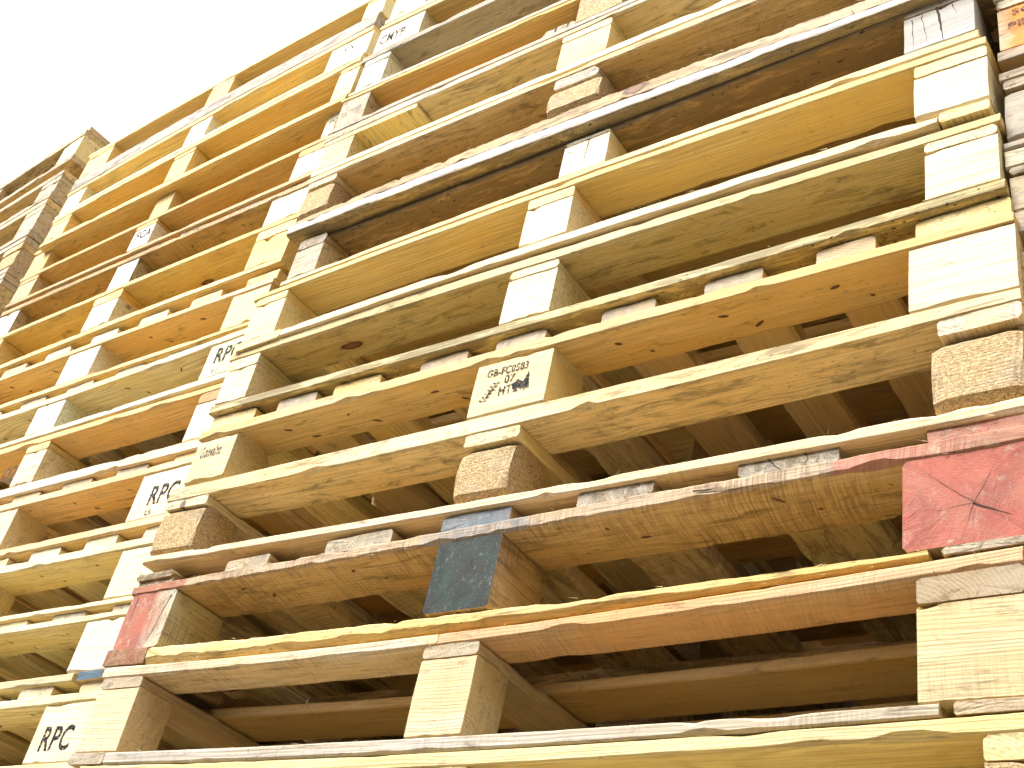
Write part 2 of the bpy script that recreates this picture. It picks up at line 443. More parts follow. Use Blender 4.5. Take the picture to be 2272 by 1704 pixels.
# ---------------------------------------------------------------- writing
def stamp(block, a, b, v, e_out, lines, ink=None, shear=.0, label=None):
    """lines: (text, centre-left x app, baseline z app handled by caller as local u,z, height, width-scale)"""
    for (txt, u, z, h, ws) in lines:
        cu = bpy.data.curves.new('stamp', 'FONT'); cu.body = txt; cu.size = 1.0; cu.shear = shear; cu.align_x = 'LEFT'
        cu.space_character = 1.08; cu.offset = .022
        to = bpy.data.objects.new('tmp', cu); COL.objects.link(to)
        dg = bpy.context.evaluated_depsgraph_get()
        me = bpy.data.meshes.new_from_object(to.evaluated_get(dg)); bpy.data.objects.remove(to); bpy.data.curves.remove(cu)
        me.name = 'stamp'
        co = np.zeros(len(me.vertices) * 3); me.vertices.foreach_get('co', co); co = co.reshape(-1, 3)
        k = h / .70
        new = np.stack([u + co[:, 0] * k * ws, np.full(len(co), v - .0006), z + co[:, 1] * k], 1)
        me.vertices.foreach_set('co', new.ravel()); me.materials.clear(); me.materials.append(ink or INK); me.update()
        o = bpy.data.objects.new('stamp', me); COL.objects.link(o); o.parent = block
        if label: o['label'] = label

def shape_mark(name, block, polys, v, mat, label=None):
    V, Fc = [], []
    for pl in polys:
        q = len(V); V += [(x, v - .0006, z) for x, z in pl]; Fc.append(tuple(range(q, q + len(pl))))
    me = bpy.data.meshes.new(name); me.from_pydata(V, [], Fc); me.materials.append(mat)
    o = bpy.data.objects.new(name, me); COL.objects.link(o); o.parent = block
    if label: o['label'] = label
    return o

# ================================================================ YARD FLOOR
def ground():
    b = NB("yard_concrete")
    co = b.t.nodes.new("ShaderNodeTexCoord").outputs['Object']
    n1 = b.noise(co, .6, 6, .6); n2 = b.noise(co, 14, 5, .6); n3 = b.noise(co, 160, 3, .6)
    col = b.mix(n1, (.34, .31, .26), (.46, .43, .37)); col = b.mix(b.ramp(n2, .4, .7, 0, .4), col, (.34, .30, .25))
    col = b.mix(b.ramp(n3, .55, .7, 0, .4), col, (.22, .20, .17))
    b.bsdf(col, .9, b.bump(n3, .4, .003))
    me = bpy.data.meshes.new('ground'); R = 150
    me.from_pydata([(-R, -R, 0), (R, -R, 0), (R, R, 0), (-R, R, 0)], [], [(0, 1, 2, 3)]); me.materials.append(b.m)
    o = bpy.data.objects.new('ground', me); COL.objects.link(o); o['kind'] = 'structure'
ground()

def added_shade_wall():  # added wall behind the camera, unseen, keeps sky light off the lower pallets
    b = NB("shade_wall_render")
    co = b.t.nodes.new("ShaderNodeTexCoord").outputs['Object']
    b.bsdf(b.mix(b.noise(co, 3, 6), (.13, .11, .09), (.24, .21, .17)), .9, b.bump(b.noise(co, 60, 4), .5, .004))
    def box(nm, x0, x1, y0, y1, z0, z1, par):
        V = [(x, y, z) for z in (z0, z1) for x, y in ((x0, y0), (x1, y0), (x1, y1), (x0, y1))]
        me = bpy.data.meshes.new(nm); me.from_pydata(V, [], [(3, 2, 1, 0), (4, 5, 6, 7), (0, 1, 5, 4), (1, 2, 6, 5), (2, 3, 7, 6), (3, 0, 4, 7)])
        me.materials.append(b.m); o = bpy.data.objects.new(nm, me); COL.objects.link(o); o.parent = par; return o
    e = bpy.data.objects.new('added_shade_wall', None); COL.objects.link(e); e.location = (0, -2.5, 0)
    e['label'] = 'added dark wall, out of view, shading the lower pallets'; e['category'] = 'wall'
    box('shade_wall_panel', -7, 9, -.2, 0, .0008, 3.0, e); box('shade_wall_cap', -7.03, 9.03, -.24, .04, 3.002, 3.07, e)
added_shade_wall()

# ================================================================ CENTRE STACK
B = Stack(0., 1.2, 0., .86, 'pallets of the large centre stack')
RED, BLUE, ORANGE = (.42, .085, .055), (.050, .055, .050), (.80, .24, .04)

# P0 - only its top board and a corner show along the bottom edge
pallet(B, 'pale yellow pallet along the bottom edge of the photo in the big centre stack',
       dict(base=(-.128, -.128, -.128), bb=(-.147, -.147, -.147), bt=(-.128, -.128, -.128), kt=(-.052, -.054, -.0485),
            db=(-.035, -.0345, -.0275), dt=(-.0085, -.0185, -.0118)), x0=.03, x1=1.26, stw={},
       blocks=[(.04, .13), (.57, .66), (1.161, 1.26)], wood=dict(tint=(.82, .66, .32), dirt=.2),
       spec=dict(s2=dict(tint=YEL, jag=.002), k2=dict(chip=1., tint=ORG)))

# P1
p1 = pallet(B, 'clean pallet with pinkish top board and big pale blocks on a greyish bottom board',
       dict(base=(.008, -.0015, .0005), bb=(-.007, -.0168, -.0100), bt=(.008, -.0015, .0005), kt=(.097, .0893, .0918), fw=.062,
            db=(.1125, .1045, .1184), dt=(.1285, .118, .1345)), bottom=(.072, 1.128), stw={},
       blocks=[(.004, .087), (.565, .641), (1.1105, 1.2)], wood=dict(tint=(.80, .62, .38), dirt=.2, saw=.2),
       spec=dict(bb0=dict(tint=(.70, .62, .50), grey=.45, saw=.5, dirt=.25, splint=14), bbL=dict(grey=.7, tint=TAN), bbR=dict(tint=(.55, .38, .22), dirt=.3, grey=.3),
                 d0=dict(tint=PINK, saw=.55, dirt=.22, splint=10, split=.583), d0b=dict(tint=(.74, .44, .22), saw=.5, dirt=.25, splint=12),
                 k0=dict(tint=(.80, .66, .44), saw=.3, dirt=.25), k1=dict(tint=(.76, .60, .36), saw=.3, jag=.0015), k2=dict(tint=(.76, .61, .36), saw=.35, jag=.0008, dirt=.2),
                 s0=dict(grey=.6, tint=TAN), s1=dict(grey=.65, tint=TAN, jag=.003), s2=dict(grey=.35, tint=BRN, jag=.003, splint=12),
                 dr=dict(tint=TAN), sr=dict(tint=TAN)))

# P2 red / blue painted
rp = lambda a, u0=-1, u1=9: [(RED, a, u0, u1)]
ENDS2 = [(-.008, .066), (.17, .252), (.354, .464), (.543, .643), (.733, .829), (.928, 1.035), (1.121, 1.209)]
p2 = pallet(B, 'old rough pallet with red painted corner blocks and a dark blue centre block',
       dict(base=(.1545, .1455, .1440), bb=(.1305, .1235, .1365), bt=(.154, .1405, .1435), kt=(.2395, .2378, .2395),
            st=(.2528, .2548, .257), db=(.2528, .2548, .257), dt=(.268, .2755, .279), rec=.005, fw=.094), kind='S', bottom=(.078, 1.121), ends=ENDS2,
       x0=-.01, x1=1.215, blocks=[(-.006, .089), (.548, .640), (1.098, 1.212)], wood=dict(tint=TAN, dirt=.55, saw=.8, grey=.25),
       spec=dict(bb0=dict(tint=(.86, .62, .27), dirt=.42, saw=.1, grey=0, splint=24, jag=.002, wane=.005, chips=9),
                 bbL=dict(tint=BRN, dirt=.8, grey=.1, paint=rp(.35)), bbR=dict(tint=TAN, grey=.55, dirt=.5, jag=.003),
                 s0=dict(tint=(.62, .45, .27), dirt=.5, saw=.95, grey=.22, splint=46, jag=.0022, chips=10, paint=[(RED, .62, -1, .12), ((.50, .12, .09), .55, 1.04, 2), ((.20, .25, .32), .35, .53, .68)],
                         cracks=[([(.735, .5), (.75, .15), (.775, .1)], .0006)]),
                 k0=dict(axis='v', tint=(.70, .64, .50), grey=.3, dirt=.3, paint=[(RED, .85, -1, .072)], chips=5, corner=.002,
                         cracks=[([(.16, .95), (.14, .5), (.1, .05)], .0004), ([(.9, .9), (.8, .4), (.72, .05)], .001)]),
                 k1=dict(axis='v', tint=(.60, .45, .28), dirt=.5, grey=.2, paint=[(BLUE, 1., -1, 9)], corner=.0015),
                 k2=dict(axis='v', tint=(.55, .42, .3), dirt=.5, paint=[((.44, .105, .075), .88, -1, 9)], jag=.003,
                         cracks=[([(.56, .42), (.38, .62), (.12, .93)], .0003), ([(.56, .42), (.8, .25), (1., .12)], .0007), ([(.56, .42), (.5, .2), (.45, .05)], .0002), ([(.56, .42), (.7, .75), (.82, .95)], .0002), ([(.56, .42), (.3, .4), (.1, .42)], .0002)]),
                 d0=dict(grey=.5, dirt=.7), d1=dict(grey=.75, dirt=.35, splint=10, jag=.002), d2=dict(grey=.75, dirt=.5),
                 d3=dict(grey=.6, dirt=.5, splint=14, paint=[((.17, .20, .24), .8, -1, 9)]), d4=dict(grey=.8, splint=20, jag=.003), d5=dict(grey=.85, splint=6, jag=.004,
                    cracks=[([(.25, 1), (.35, .5), (.45, .02)], .001), ([(.62, 1), (.7, .5), (.66, .05)], .0007)]),
                 d6=dict(grey=.4, dirt=.4, paint=[((.50, .16, .13), .7, -1, 9)], jag=.003)))

# P3 chip blocks
p3 = pallet(B, 'pallet with rounded pressed-chip blocks just above the red and blue painted pallet',
       dict(base=(.3035, .2905, .2885), bb=(.2895, .277, .272), bt=(.303, .290, .288), kt=(.381, .3735, .3815),
            db=(.3955, .391, .402), dt=(.419, .4165, .4175), v2=.30, nb=3), stw={1: (.549, .632), 2: (1.134, 1.214)}, x0=-.014, x1=1.214,
       blocks=[(-.013, .078), (.548, .628), (1.126, 1.212)], wood=dict(tint=CRM, dirt=.25, saw=.15),
       spec=dict(bb0=dict(tint=(.84, .66, .42), saw=.3, splint=8, chips=6), d0=dict(tint=(.80, .66, .36), dirt=.42, chips=2),
                 k0=dict(chip=1., corner=.006, rough=.002, chips=5), k1=dict(chip=1., corner=.009, rough=.003, chips=5), k2=dict(chip=1., corner=.011, rough=.003, chips=6),
                 kr=dict(chip=1.), s0=dict(tint=CRM, grey=.3, splint=8), s1=dict(tint=CRM, grey=.15, splint=6), s2=dict(tint=CRM, grey=.25, jag=.002), dr=dict(tint=ORG), bbr=dict(tint=CRM)))
# the broken batten end caught under its left corner
piece('broken_batten', p3['e'], 0.0, .080, .001, .16, lambda u: -.0262 + .0*u, lambda u: -.0165 + .0*u, axis='v', tint=BRN, dirt=.6, grey=.35, jag=.004, rough=.003, splint=14)

# P4 GB stamp
ENDS4 = [(.003, .100), (.149, .228), (.263, .352), (.425, .506), (.554, .632), (.716, .792), (.859, .933), (.998, 1.066), (1.110, 1.209)]
p4 = pallet(B, 'pallet with the black stencilled GB code, wheat ear and trees on its centre block',
       dict(base=(.4215, .4185, .4195), kt=(.5045, .5060, .5075), st=(.522, .5245, .521), db=(.522, .5245, .521), dt=(.5535, .549, .5545), rec=.011),
       kind='S', y=-.003, blocks=[(.006, .091), (.541, .658), (1.1055, 1.213)], ends=ENDS4, x0=.002, x1=1.213,
       wood=dict(tint=(.80, .56, .27), dirt=.2, saw=.05),
       spec=dict(s0=dict(tint=(.80, .54, .25), dirt=.25, chips=4), k0=dict(tint=(.76, .60, .36), rough=.003, jag=.002), k1=dict(tint=(.86, .72, .46), dirt=.08, rough=.0015), k2=dict(tint=(.84, .74, .52), dirt=.15, cracks=[]),
                 d0=dict(tint=YEL, jag=.003, splint=12, grey=0), d1=dict(grey=.8), d2=dict(tint=YEL, splint=8), d3=dict(grey=.8), d4=dict(grey=.6, tint=CRM, saw=.6), d5=dict(grey=.85), d6=dict(grey=.85, jag=.003), d7=dict(grey=.5, jag=.003), d8=dict(tint=YEL)))

# P5
p5 = pallet(B, 'bright pallet resting on the board ends directly above the stencilled GB block pallet',
       dict(base=(.5718, .5685, .5728), bb=(.5555, .5515, .557), bt=(.5715, .568, .5725), kt=(.6385, .6485, .6455),
            db=(.660, .6625, .6600), dt=(.679, .681, .674)), stw={}, y=-.001, x0=.0, x1=1.207,
       blocks=[(.003, .071), (.557, .636), (1.1245, 1.203)], wood=dict(tint=CRM, dirt=.15, saw=.1),
       spec=dict(bb0=dict(tint=(.80, .62, .32), dirt=.85, splint=6), d0=dict(tint=(.76, .60, .30), dirt=.42, splint=6), k1=dict(jag=.0016, tint=(.86, .72, .42), splint=0), k2=dict(tint=(.86, .74, .48)),
                 s1=dict(jag=.002, splint=8), s2=dict(jag=.002, splint=12), s0=dict(tint=CRM)))
# P6
p6 = pallet(B, 'bright yellow clean-bellied pallet directly below the pallet with blue-grey cracked corner block',
       dict(base=(.6965, .709, .7075), bb=(.6795, .6915, .6865), bt=(.6945, .7085, .7015), kt=(.774, .783, .779),
            db=(.788, .8015, .7975), dt=(.800, .8150, .8120), gr=.0015), stw={}, y=-.006, bottom=(.104, 1.140),
       blocks=[(.008, .081), (.558, .636), (1.1135, 1.197)], x0=.0, x1=1.197, wood=dict(tint=(.84, .66, .33), dirt=.1, saw=.08),
       spec=dict(d0=dict(tint=(.82, .62, .27), dirt=.06), k1=dict(tint=(.87, .76, .50)), k2=dict(tint=(.87, .76, .54), saw=.3), k0=dict(tint=(.87, .74, .46)),
                 bb0=dict(tint=CRM, splint=5), bbL=dict(jag=.002), s2=dict(tint=(.80, .64, .36))))
# P7 grey blocks
GREYW = dict(grey=.85, tint=TAN, dirt=.35, saw=.2)
p7 = pallet(B, 'pallet with cracked blue-grey end blocks and a white centre block, brown stained underside',
       dict(base=(.8125, .8292, .8302), bb=(.8010, .8158, .8130), bt=(.812, .829, .830), kt=(.8795, .8945, .8998),
            db=(.905, .900, .910), dt=(.9147, .910, .922)), stw={}, y=-.006, x0=.055, x1=1.19,
       blocks=[(.064, .126), (.602, .678), (1.102, 1.186)], wood=dict(tint=BRN, dirt=.5),
       spec=dict(bb0=dict(tint=(.85, .67, .36), dirt=.12), d0=dict(tint=(.42, .26, .11), dirt=.95, grey=.5, saw=.3, jag=.001, vsh=(.012, 0)),
                 k0=GREYW, s0=dict(grey=.9, jag=.003), s1=dict(grey=.95, tint=PALE), s2=dict(grey=.9),
                 k1=dict(tint=(.86, .76, .58), dirt=.12, jag=.001, splint=6, cracks=[([(.55, 1), (.52, .5), (.5, .02)], .0007), ([(.1, .8), (.3, .6)], .0004)]),
                 k2=dict(grey=.9, tint=(.55, .6, .68), dirt=.15, cracks=[([(.48, 1.), (.53, .5), (.56, .02)], .0018), ([(.12, .9), (.12, .5), (.14, .05)], .0006), ([(.26, .95), (.3, .5), (.33, .05)], .0005), ([(.7, .98), (.75, .6)], .0005)]),
                 dr=dict(tint=BRN, dirt=.5)))
# P8
p8 = pallet(B, 'pallet with a dirty bottom board sticking out under a long splintered strip',
       dict(base=(.9685, .9895, .968), bb=(.9345, .9305, .929), bt=(.9565, .9555, .944), kt=(1.045, 1.046, 1.035),
            db=(1.0585, 1.068, 1.050), dt=(1.075, 1.0825, 1.073)), stw={1: (.551, .632)}, y=-.018, x0=.016,
       blocks=[(.023, .092), (.545, .64), (1.1, 1.19)], wood=dict(tint=TAN, dirt=.4, saw=.2),
       spec=dict(bb0=dict(tint=(.66, .48, .22), dirt=.95, grey=.3, saw=.3, splint=24, wane=.002, jag=.0012, chips=8, paint=[((.60, .58, .66), 1., -1, 9, .45)]), d0=dict(tint=(.76, .58, .31), dirt=.42, splint=4, chips=4),
                 k0=dict(chip=1., corner=.006, rough=.003), k1=dict(chip=1., corner=.006, rough=.003), k2=dict(chip=1.), s0=dict(grey=.5, tint=CRM), s1=dict(grey=.9, tint=PALE), kr=dict(chip=1.)))
f8b, f8t = p8['F']('bt'), p8['F']('base')
piece('splintered_strip', p8['e'], .004, p8['W'] - .03, .004, .07, lambda u: f8b(u) + .0006, lambda u: f8t(u) - .0006, tint=(.58, .40, .23), dirt=.6, grey=.25, saw=.1, jag=.0025, rough=.002, splint=110, chips=16, n=200)
# P9
p9 = pallet(B, 'pallet with a wide crosswise board showing beside its chip-like left block',
       dict(base=(1.0925, 1.0995, 1.1085), bb=(1.0755, 1.0832, 1.0742), bt=(1.092, 1.099, 1.108), kt=(1.158, 1.1655, 1.165),
            db=(1.166, 1.1808, 1.18), dt=(1.1885, 1.1935, 1.19)), stw={0: (.024, .242)}, y=-.01, x0=.02,
       blocks=[(.024, .098), (.545, .637), (1.1, 1.19)], wood=dict(tint=CRM, dirt=.25),
       spec=dict(k0=dict(tint=(.72, .54, .30), dirt=.35), k1=dict(tint=(.84, .64, .36), dirt=.2), s0=dict(tint=(.86, .68, .36), saw=.35), d0=dict(tint=(.74, .58, .36), dirt=.35, chips=5), bb0=dict(splint=10, tint=PALE)))
# P10
p10 = pallet(B, 'pallet with a grey ringed left block on a dirty pinkish bottom board',
       dict(base=(1.2055, 1.207, 1.206), bb=(1.189, 1.194, 1.1905), bt=(1.205, 1.2065, 1.2055), kt=(1.2785, 1.2705, 1.26),
            db=(1.2785, 1.2705, 1.26), dt=(1.2885, 1.2818, 1.2705)), y=-.01, x0=.022,
       blocks=[(.029, .098), (.562, .649), (1.1, 1.19)], wood=dict(tint=(.80, .53, .20), dirt=.12),
       spec=dict(k0=dict(axis='v', grey=.7, tint=TAN, dirt=.5), k1=dict(chip=1., tint=TAN, dirt=.4), bb0=dict(tint=(.66, .50, .38), grey=.45, dirt=.55, saw=.2), d0=dict(tint=(.82, .52, .18), dirt=.1)))
fb = p10['F']('base'); U10 = p10['U']
piece('broken_board_end', p10['e'], U10(.487), U10(.553), .012, .11, lambda u: fb(u) + .0006, lambda u: fb(u) + .030, axis='v', tint=TAN, grey=.6, dirt=.6, jag=.004, rough=.003, splint=6,
      cracks=[([(.4, 1), (.42, 0)], .002), ([(.75, 1), (.78, 0)], .002)])
# P11
p11 = pallet(B, 'pallet with whitish speckled block and a grey-brown weathered underside beneath a white board',
       dict(base=(1.2992, 1.293, 1.281), bb=(1.289, 1.2823, 1.2712), bt=(1.299, 1.2925, 1.2805), kt=(1.372, 1.374, 1.37),
            db=(1.386, 1.3915, 1.39), dt=(1.4035, 1.409, 1.406)), stw={}, y=-.008, x0=.038,
       blocks=[(.049, .113), (.58, .66), (1.1, 1.19)], wood=dict(tint=PALE, dirt=.2, grey=.2),
       spec=dict(k0=dict(tint=(.88, .84, .76), grey=.25, dirt=.25), s0=dict(tint=(.80, .74, .60), grey=.5), bb0=dict(tint=(.88, .80, .62)),
                 d0=dict(tint=(.42, .34, .25), grey=.55, dirt=.45), dr=dict(tint=BRN)))
p12 = pallet(B, 'pallet near the top with black stencilled letters on its cream left block',
       dict(base=(1.4045, 1.41, 1.407), kt=(1.480, 1.474, 1.47), db=(1.480, 1.474, 1.47), dt=(1.4935, 1.488, 1.484)), y=-.004, x0=.056,
       blocks=[(.060, .172), (.58, .68), (1.09, 1.19)], wood=dict(tint=(.82, .56, .23), dirt=.15), spec=dict(k0=dict(tint=(.88, .80, .60), dirt=.05)))
p13 = pallet(B, 'topmost pallet seen of the centre stack, cut by the upper edge of the photo',
       dict(base=(1.5095, 1.504, 1.5), bb=(1.494, 1.4885, 1.4845), bt=(1.509, 1.5035, 1.4995), kt=(1.585, 1.58, 1.575), db=(1.60, 1.595, 1.59), dt=(1.617, 1.612, 1.607)),
       stw={}, y=-.004, x0=.064, blocks=[(.070, .16), (.58, .67), (1.1, 1.19)], wood=dict(tint=CRM, dirt=.1))

# ================================================================ LEFT STACK
A = Stack(-.895, .030, .0935, 1.2, 'pallets of the stack left of centre')
ABL = lambda r: [(-.893, -.825), (-.500, -.434), (r, .028)]
A0 = pallet(A, 'pale pallet at the bottom left corner, under the lowest RPC block',
       dict(base=(-.122, -.122, -.122), bb=(-.14, -.14, -.14), bt=(-.1225,) * 3, kt=(-.05,) * 3, db=(-.0195, -.0195, -.0195), dt=(-.0035, -.0035, -.0035)), stw={}, blocks=ABL(-.09), wood=dict(tint=CRM))
A1 = pallet(A, 'pallet with the lowest RPC stencil, at the bottom left of the photo',
       dict(base=(-.003, -.003, -.003), kt=(.080, .0812, .0822), st=(.094, .0952, .0962), db=(.094, .0952, .0962), dt=(.112, .113, .1135)), kind='S',
       blocks=ABL(-.103), wood=dict(tint=CRM, dirt=.25), spec=dict(k2=dict(tint=PALE, dirt=.1), d6=dict(grey=.4), d5=dict(grey=.2), s0=dict(splint=14, jag=.002)))
A2 = pallet(A, 'pallet with a plain whitish right block and a blue painted board end under it',
       dict(base=(.127, .1272, .1272), bb=(.1135, .1135, .114), bt=(.1265,) * 3, kt=(.210, .209, .208), st=(.223, .221, .218), db=(.223, .221, .218), dt=(.234, .232, .230)),
       kind='S', bottom=(-.82, -.068), blocks=ABL(-.090), wood=dict(tint=CRM, dirt=.2), spec=dict(k2=dict(tint=(.87, .80, .66), dirt=.1), bb0=dict(grey=.5), bbR=dict(tint=TAN, grey=.3, paint=[((.05, .11, .17), .9, -1, 9)]), d6=dict(grey=.6, dirt=.5), d5=dict(grey=.6, dirt=.5)))
A3 = pallet(A, 'pallet with a bright plain right block directly under the middle RPC pallet',
       dict(base=(.2480, .2440, .2405), bb=(.2345, .2325, .2310), bt=(.2475, .2435, .240), kt=(.3265, .3255, .3235), st=(.345, .342, .3395), db=(.345, .342, .3395), dt=(.3625, .361, .359)),
       kind='S', blocks=ABL(-.076), wood=dict(tint=CRM, dirt=.15), spec=dict(k2=dict(tint=PALE), d4=dict(tint=PALE), d5=dict(tint=PALE)))
A4 = pallet(A, 'pallet with the largest readable RPC stencil, partly hidden by the centre stack',
       dict(base=(.3795, .3775, .3755), bb=(.363, .3618, .3600), bt=(.379, .377, .375), kt=(.462,) * 3, st=(.477,) * 3, db=(.477,) * 3, dt=(.492, .491, .489)),
       kind='S', blocks=ABL(-.102), wood=dict(tint=(.82, .58, .30), dirt=.25), spec=dict(k2=dict(tint=PALE, dirt=.05), d3=dict(grey=.5), d4=dict(grey=.6), d5=dict(grey=.8), k1=dict(tint=(.75, .66, .46))))
A5 = pallet(A, 'pallet with handwritten 02 on its centre block and a rippled orange underside',
       dict(base=(.5165, .514, .5105), bb=(.494, .4925, .490), bt=(.516, .5135, .510), kt=(.586, .5865, .5855), db=(.600, .602, .606), dt=(.617, .617, .617)),
       stw={}, blocks=ABL(-.041), wood=dict(tint=(.82, .60, .28), dirt=.2), spec=dict(bb0=dict(tint=(.82, .68, .48), saw=.4, jag=.001), d0=dict(tint=(.80, .54, .22), dirt=.2), k2=dict(tint=PALE, saw=.5), k1=dict(tint=(.82, .70, .46)), s2=dict(tint=BRN, jag=.003, splint=10)))
A6 = pallet(A, 'pallet with the uppermost RPC stencil beside the bright new block of the centre stack',
       dict(base=(.6285, .634, .6425), bb=(.6175, .621, .627), bt=(.628, .6335, .642), kt=(.697, .700, .716), st=(.711, .715, .730), db=(.711, .715, .730), dt=(.726, .731, .742)),
       kind='S', blocks=[(-.893, -.825), (-.535, -.452), (-.067, .028)], wood=dict(tint=PALE, dirt=.2), spec=dict(s0=dict(tint=(.82, .68, .40), dirt=.15), k2=dict(tint=PALE), k1=dict(tint=(.88, .84, .74), cracks=[([(.35, 1), (.3, 0)], .0015)]), d2=dict(grey=.5), d3=dict(grey=.4), d4=dict(grey=.5)))
A7 = pallet(A, 'pallet with a very white centre block, seventh up in the stack left of centre',
       dict(base=(.7385, .7445, .7425), bb=(.7265, .7315, .7345), bt=(.738, .744, .742), kt=(.809, .8195, .822), st=(.822, .832, .834), db=(.822, .832, .834), dt=(.842, .853, .858)),
       kind='S', blocks=[(-.893, -.825), (-.516, -.422), (-.064, .028)], wood=dict(tint=(.84, .62, .30), dirt=.2), spec=dict(k1=dict(tint=(.88, .85, .78), dirt=.1), k2=dict(tint=(.80, .62, .34)), d2=dict(tint=PALE, grey=.4), d3=dict(tint=PALE, grey=.4), d4=dict(tint=PALE, grey=.4), d1=dict(grey=.4)))
A8 = pallet(A, 'pallet with chip-flecked pale centre block and a doubled crosswise board, in the left-of-centre stack',
       dict(base=(.860, .878, .882), bb=(.846, .863, .870), bt=(.8595, .8775, .8815), kt=(.935, .945, .953), db=(.948, .965, .975), dt=(.961, .978, .988)),
       stw={1: (-.525, -.44)}, blocks=[(-.893, -.825), (-.522, -.442), (-.067, .028)], wood=dict(tint=(.84, .60, .27), dirt=.2), spec=dict(k1=dict(tint=PALE, dirt=.3), d0=dict(tint=(.82, .58, .25)), bb0=dict(jag=.001)))
A9 = pallet(A, 'brown streaky pallet with a white-faced centre block whose side is stained dark',
       dict(base=(.9615, .978, .9885), kt=(1.031, 1.0465, 1.058), st=(1.045, 1.060, 1.072), db=(1.045, 1.060, 1.072), dt=(1.0555, 1.0715, 1.0845)),
       kind='S', blocks=[(-.893, -.825), (-.501, -.436), (-.067, .028)], wood=dict(tint=(.50, .32, .15), dirt=.45, saw=.5), spec=dict(s0=dict(tint=(.56, .36, .17), dirt=.4, saw=.8), k1=dict(tint=(.50, .40, .30), dirt=.6, paint=[((.85, .84, .80), 1, -1, 9)]), k0=dict(tint=(.50, .40, .30), paint=[((.85, .84, .80), 1, -1, 9)]), k2=dict(tint=PALE, dirt=.05), d1=dict(grey=.5, tint=PALE), d2=dict(grey=.5), d3=dict(grey=.5), d4=dict(grey=.5, tint=PALE), d5=dict(grey=.5, tint=PALE)))
A10 = pallet(A, 'pallet with black letters SCA stencilled on its white centre block',
       dict(base=(1.0675, 1.0845, 1.098), bb=(1.056, 1.072, 1.085), bt=(1.067, 1.084, 1.0975), kt=(1.120, 1.1445, 1.161), db=(1.131, 1.1565, 1.1785), dt=(1.143, 1.169, 1.192)),
       stw={}, blocks=[(-.89, -.825), (-.500, -.438), (-.043, .028)], wood=dict(tint=(.72, .46, .18), dirt=.2, saw=.3), spec=dict(k1=dict(tint=(.86, .82, .70), dirt=.1), k2=dict(tint=(.88, .80, .66), dirt=.05), k0=dict(tint=TAN, grey=.4), bb0=dict(grey=.4)))
A11 = pallet(A, 'orange-bellied pallet directly above the SCA one, chip-like centre block',
       dict(base=(1.1435, 1.1695, 1.1925), kt=(1.2135, 1.2335, 1.262), db=(1.2135, 1.2335, 1.262), dt=(1.226, 1.249, 1.279)),
       blocks=[(-.89, -.825), (-.475, -.42), (.001, .028)], wood=dict(tint=(.82, .57, .24), dirt=.2), spec=dict(k2=dict(tint=PALE)))
A12 = pallet(A, 'pallet with an overhanging orange bottom board, third from the top left of centre',
       dict(base=(1.2505, 1.281, 1.3045), bb=(1.236, 1.263, 1.288), bt=(1.250, 1.2805, 1.304), kt=(1.303, 1.354, 1.387), db=(1.314, 1.3645, 1.398), dt=(1.327, 1.379, 1.414)),
       stw={}, y=.075, blocks=[(-.89, -.825), (-.489, -.425), (-.017, .035)], wood=dict(tint=(.83, .60, .26), dirt=.12), spec=dict(k2=dict(tint=(.84, .66, .34)), bb0=dict(tint=(.84, .58, .22))))
A13 = pallet(A, 'pallet second from the top of the left-of-centre stack, black letters on its right block',
       dict(base=(1.3385, 1.391, 1.427), bb=(1.3275, 1.3795, 1.4145), bt=(1.338, 1.3905, 1.4265), kt=(1.402, 1.462, 1.498), db=(1.402, 1.462, 1.498), dt=(1.416, 1.477, 1.514)),
       blocks=[(-.89, -.825), (-.484, -.42), (-.076, .035)], wood=dict(tint=(.84, .58, .24), dirt=.1), spec=dict(k1=dict(tint=PALE, dirt=.02), k2=dict(tint=(.88, .80, .62), dirt=.02), k0=dict(tint=PALE), bb0=dict(tint=PALE)))
A14 = pallet(A, 'top pallet left of centre, yellow underside against the sky, dirty bottom board',
       dict(base=(1.460, 1.521, 1.557), bb=(1.417, 1.478, 1.515), bt=(1.4595, 1.5205, 1.5565), kt=(1.527, 1.577, 1.611), db=(1.535, 1.585, 1.620), dt=(1.549, 1.597, 1.631)),
       stw={}, blocks=[(-.89, -.80), (-.475, -.405), (-.02, .035)], wood=dict(tint=(.84, .61, .25), dirt=.06), spec=dict(bb0=dict(tint=(.45, .40, .34), grey=.7, dirt=.6), k2=dict(tint=PALE), s1=dict(tint=PALE)))

# ================================================================ FAR LEFT STACK
def levz(y, **k):   # true heights on plane y -> same scale as the others
    return {a: (tuple((v - ZC) / (1 + y / .93529) + ZC for v in t) if isinstance(t, tuple) else t) for a, t in k.items()}
ZY = .2
zx1 = 1.4323 + (-1.507 - 1.4323) / (1 + ZY / .93529); zx0 = 1.4323 + (-2.507 - 1.4323) / (1 + ZY / .93529)
Zs = Stack(zx0, zx1, ZY, 1.2, 'pallets of the stack at the left edge', yaw=math.radians(-3.5))
def zp(lab, b, t, kind, wood, spec=None, tilt=.012, bb=True, **kw):
    h = t - b
    def T(v): return (v - tilt * 3, v - tilt, v)
    k = dict(base=T(b + (.022 if bb else 0)), kt=T(t - .044 if kind == 'S' or kw.get('stw') is not None else t - .02))
    if bb: k['bb'] = T(b); k['bt'] = T(b + .0215)
    k['st'] = T(t - .022); k['db'] = T(t - .021); k['dt'] = T(t)
    L_ = levz(ZY, **k)
    return pallet(Zs, lab, L_, kind=kind, wood=wood, spec=spec, **kw)
DW = dict(tint=(.54, .43, .28), dirt=.5, grey=.6, saw=.1)
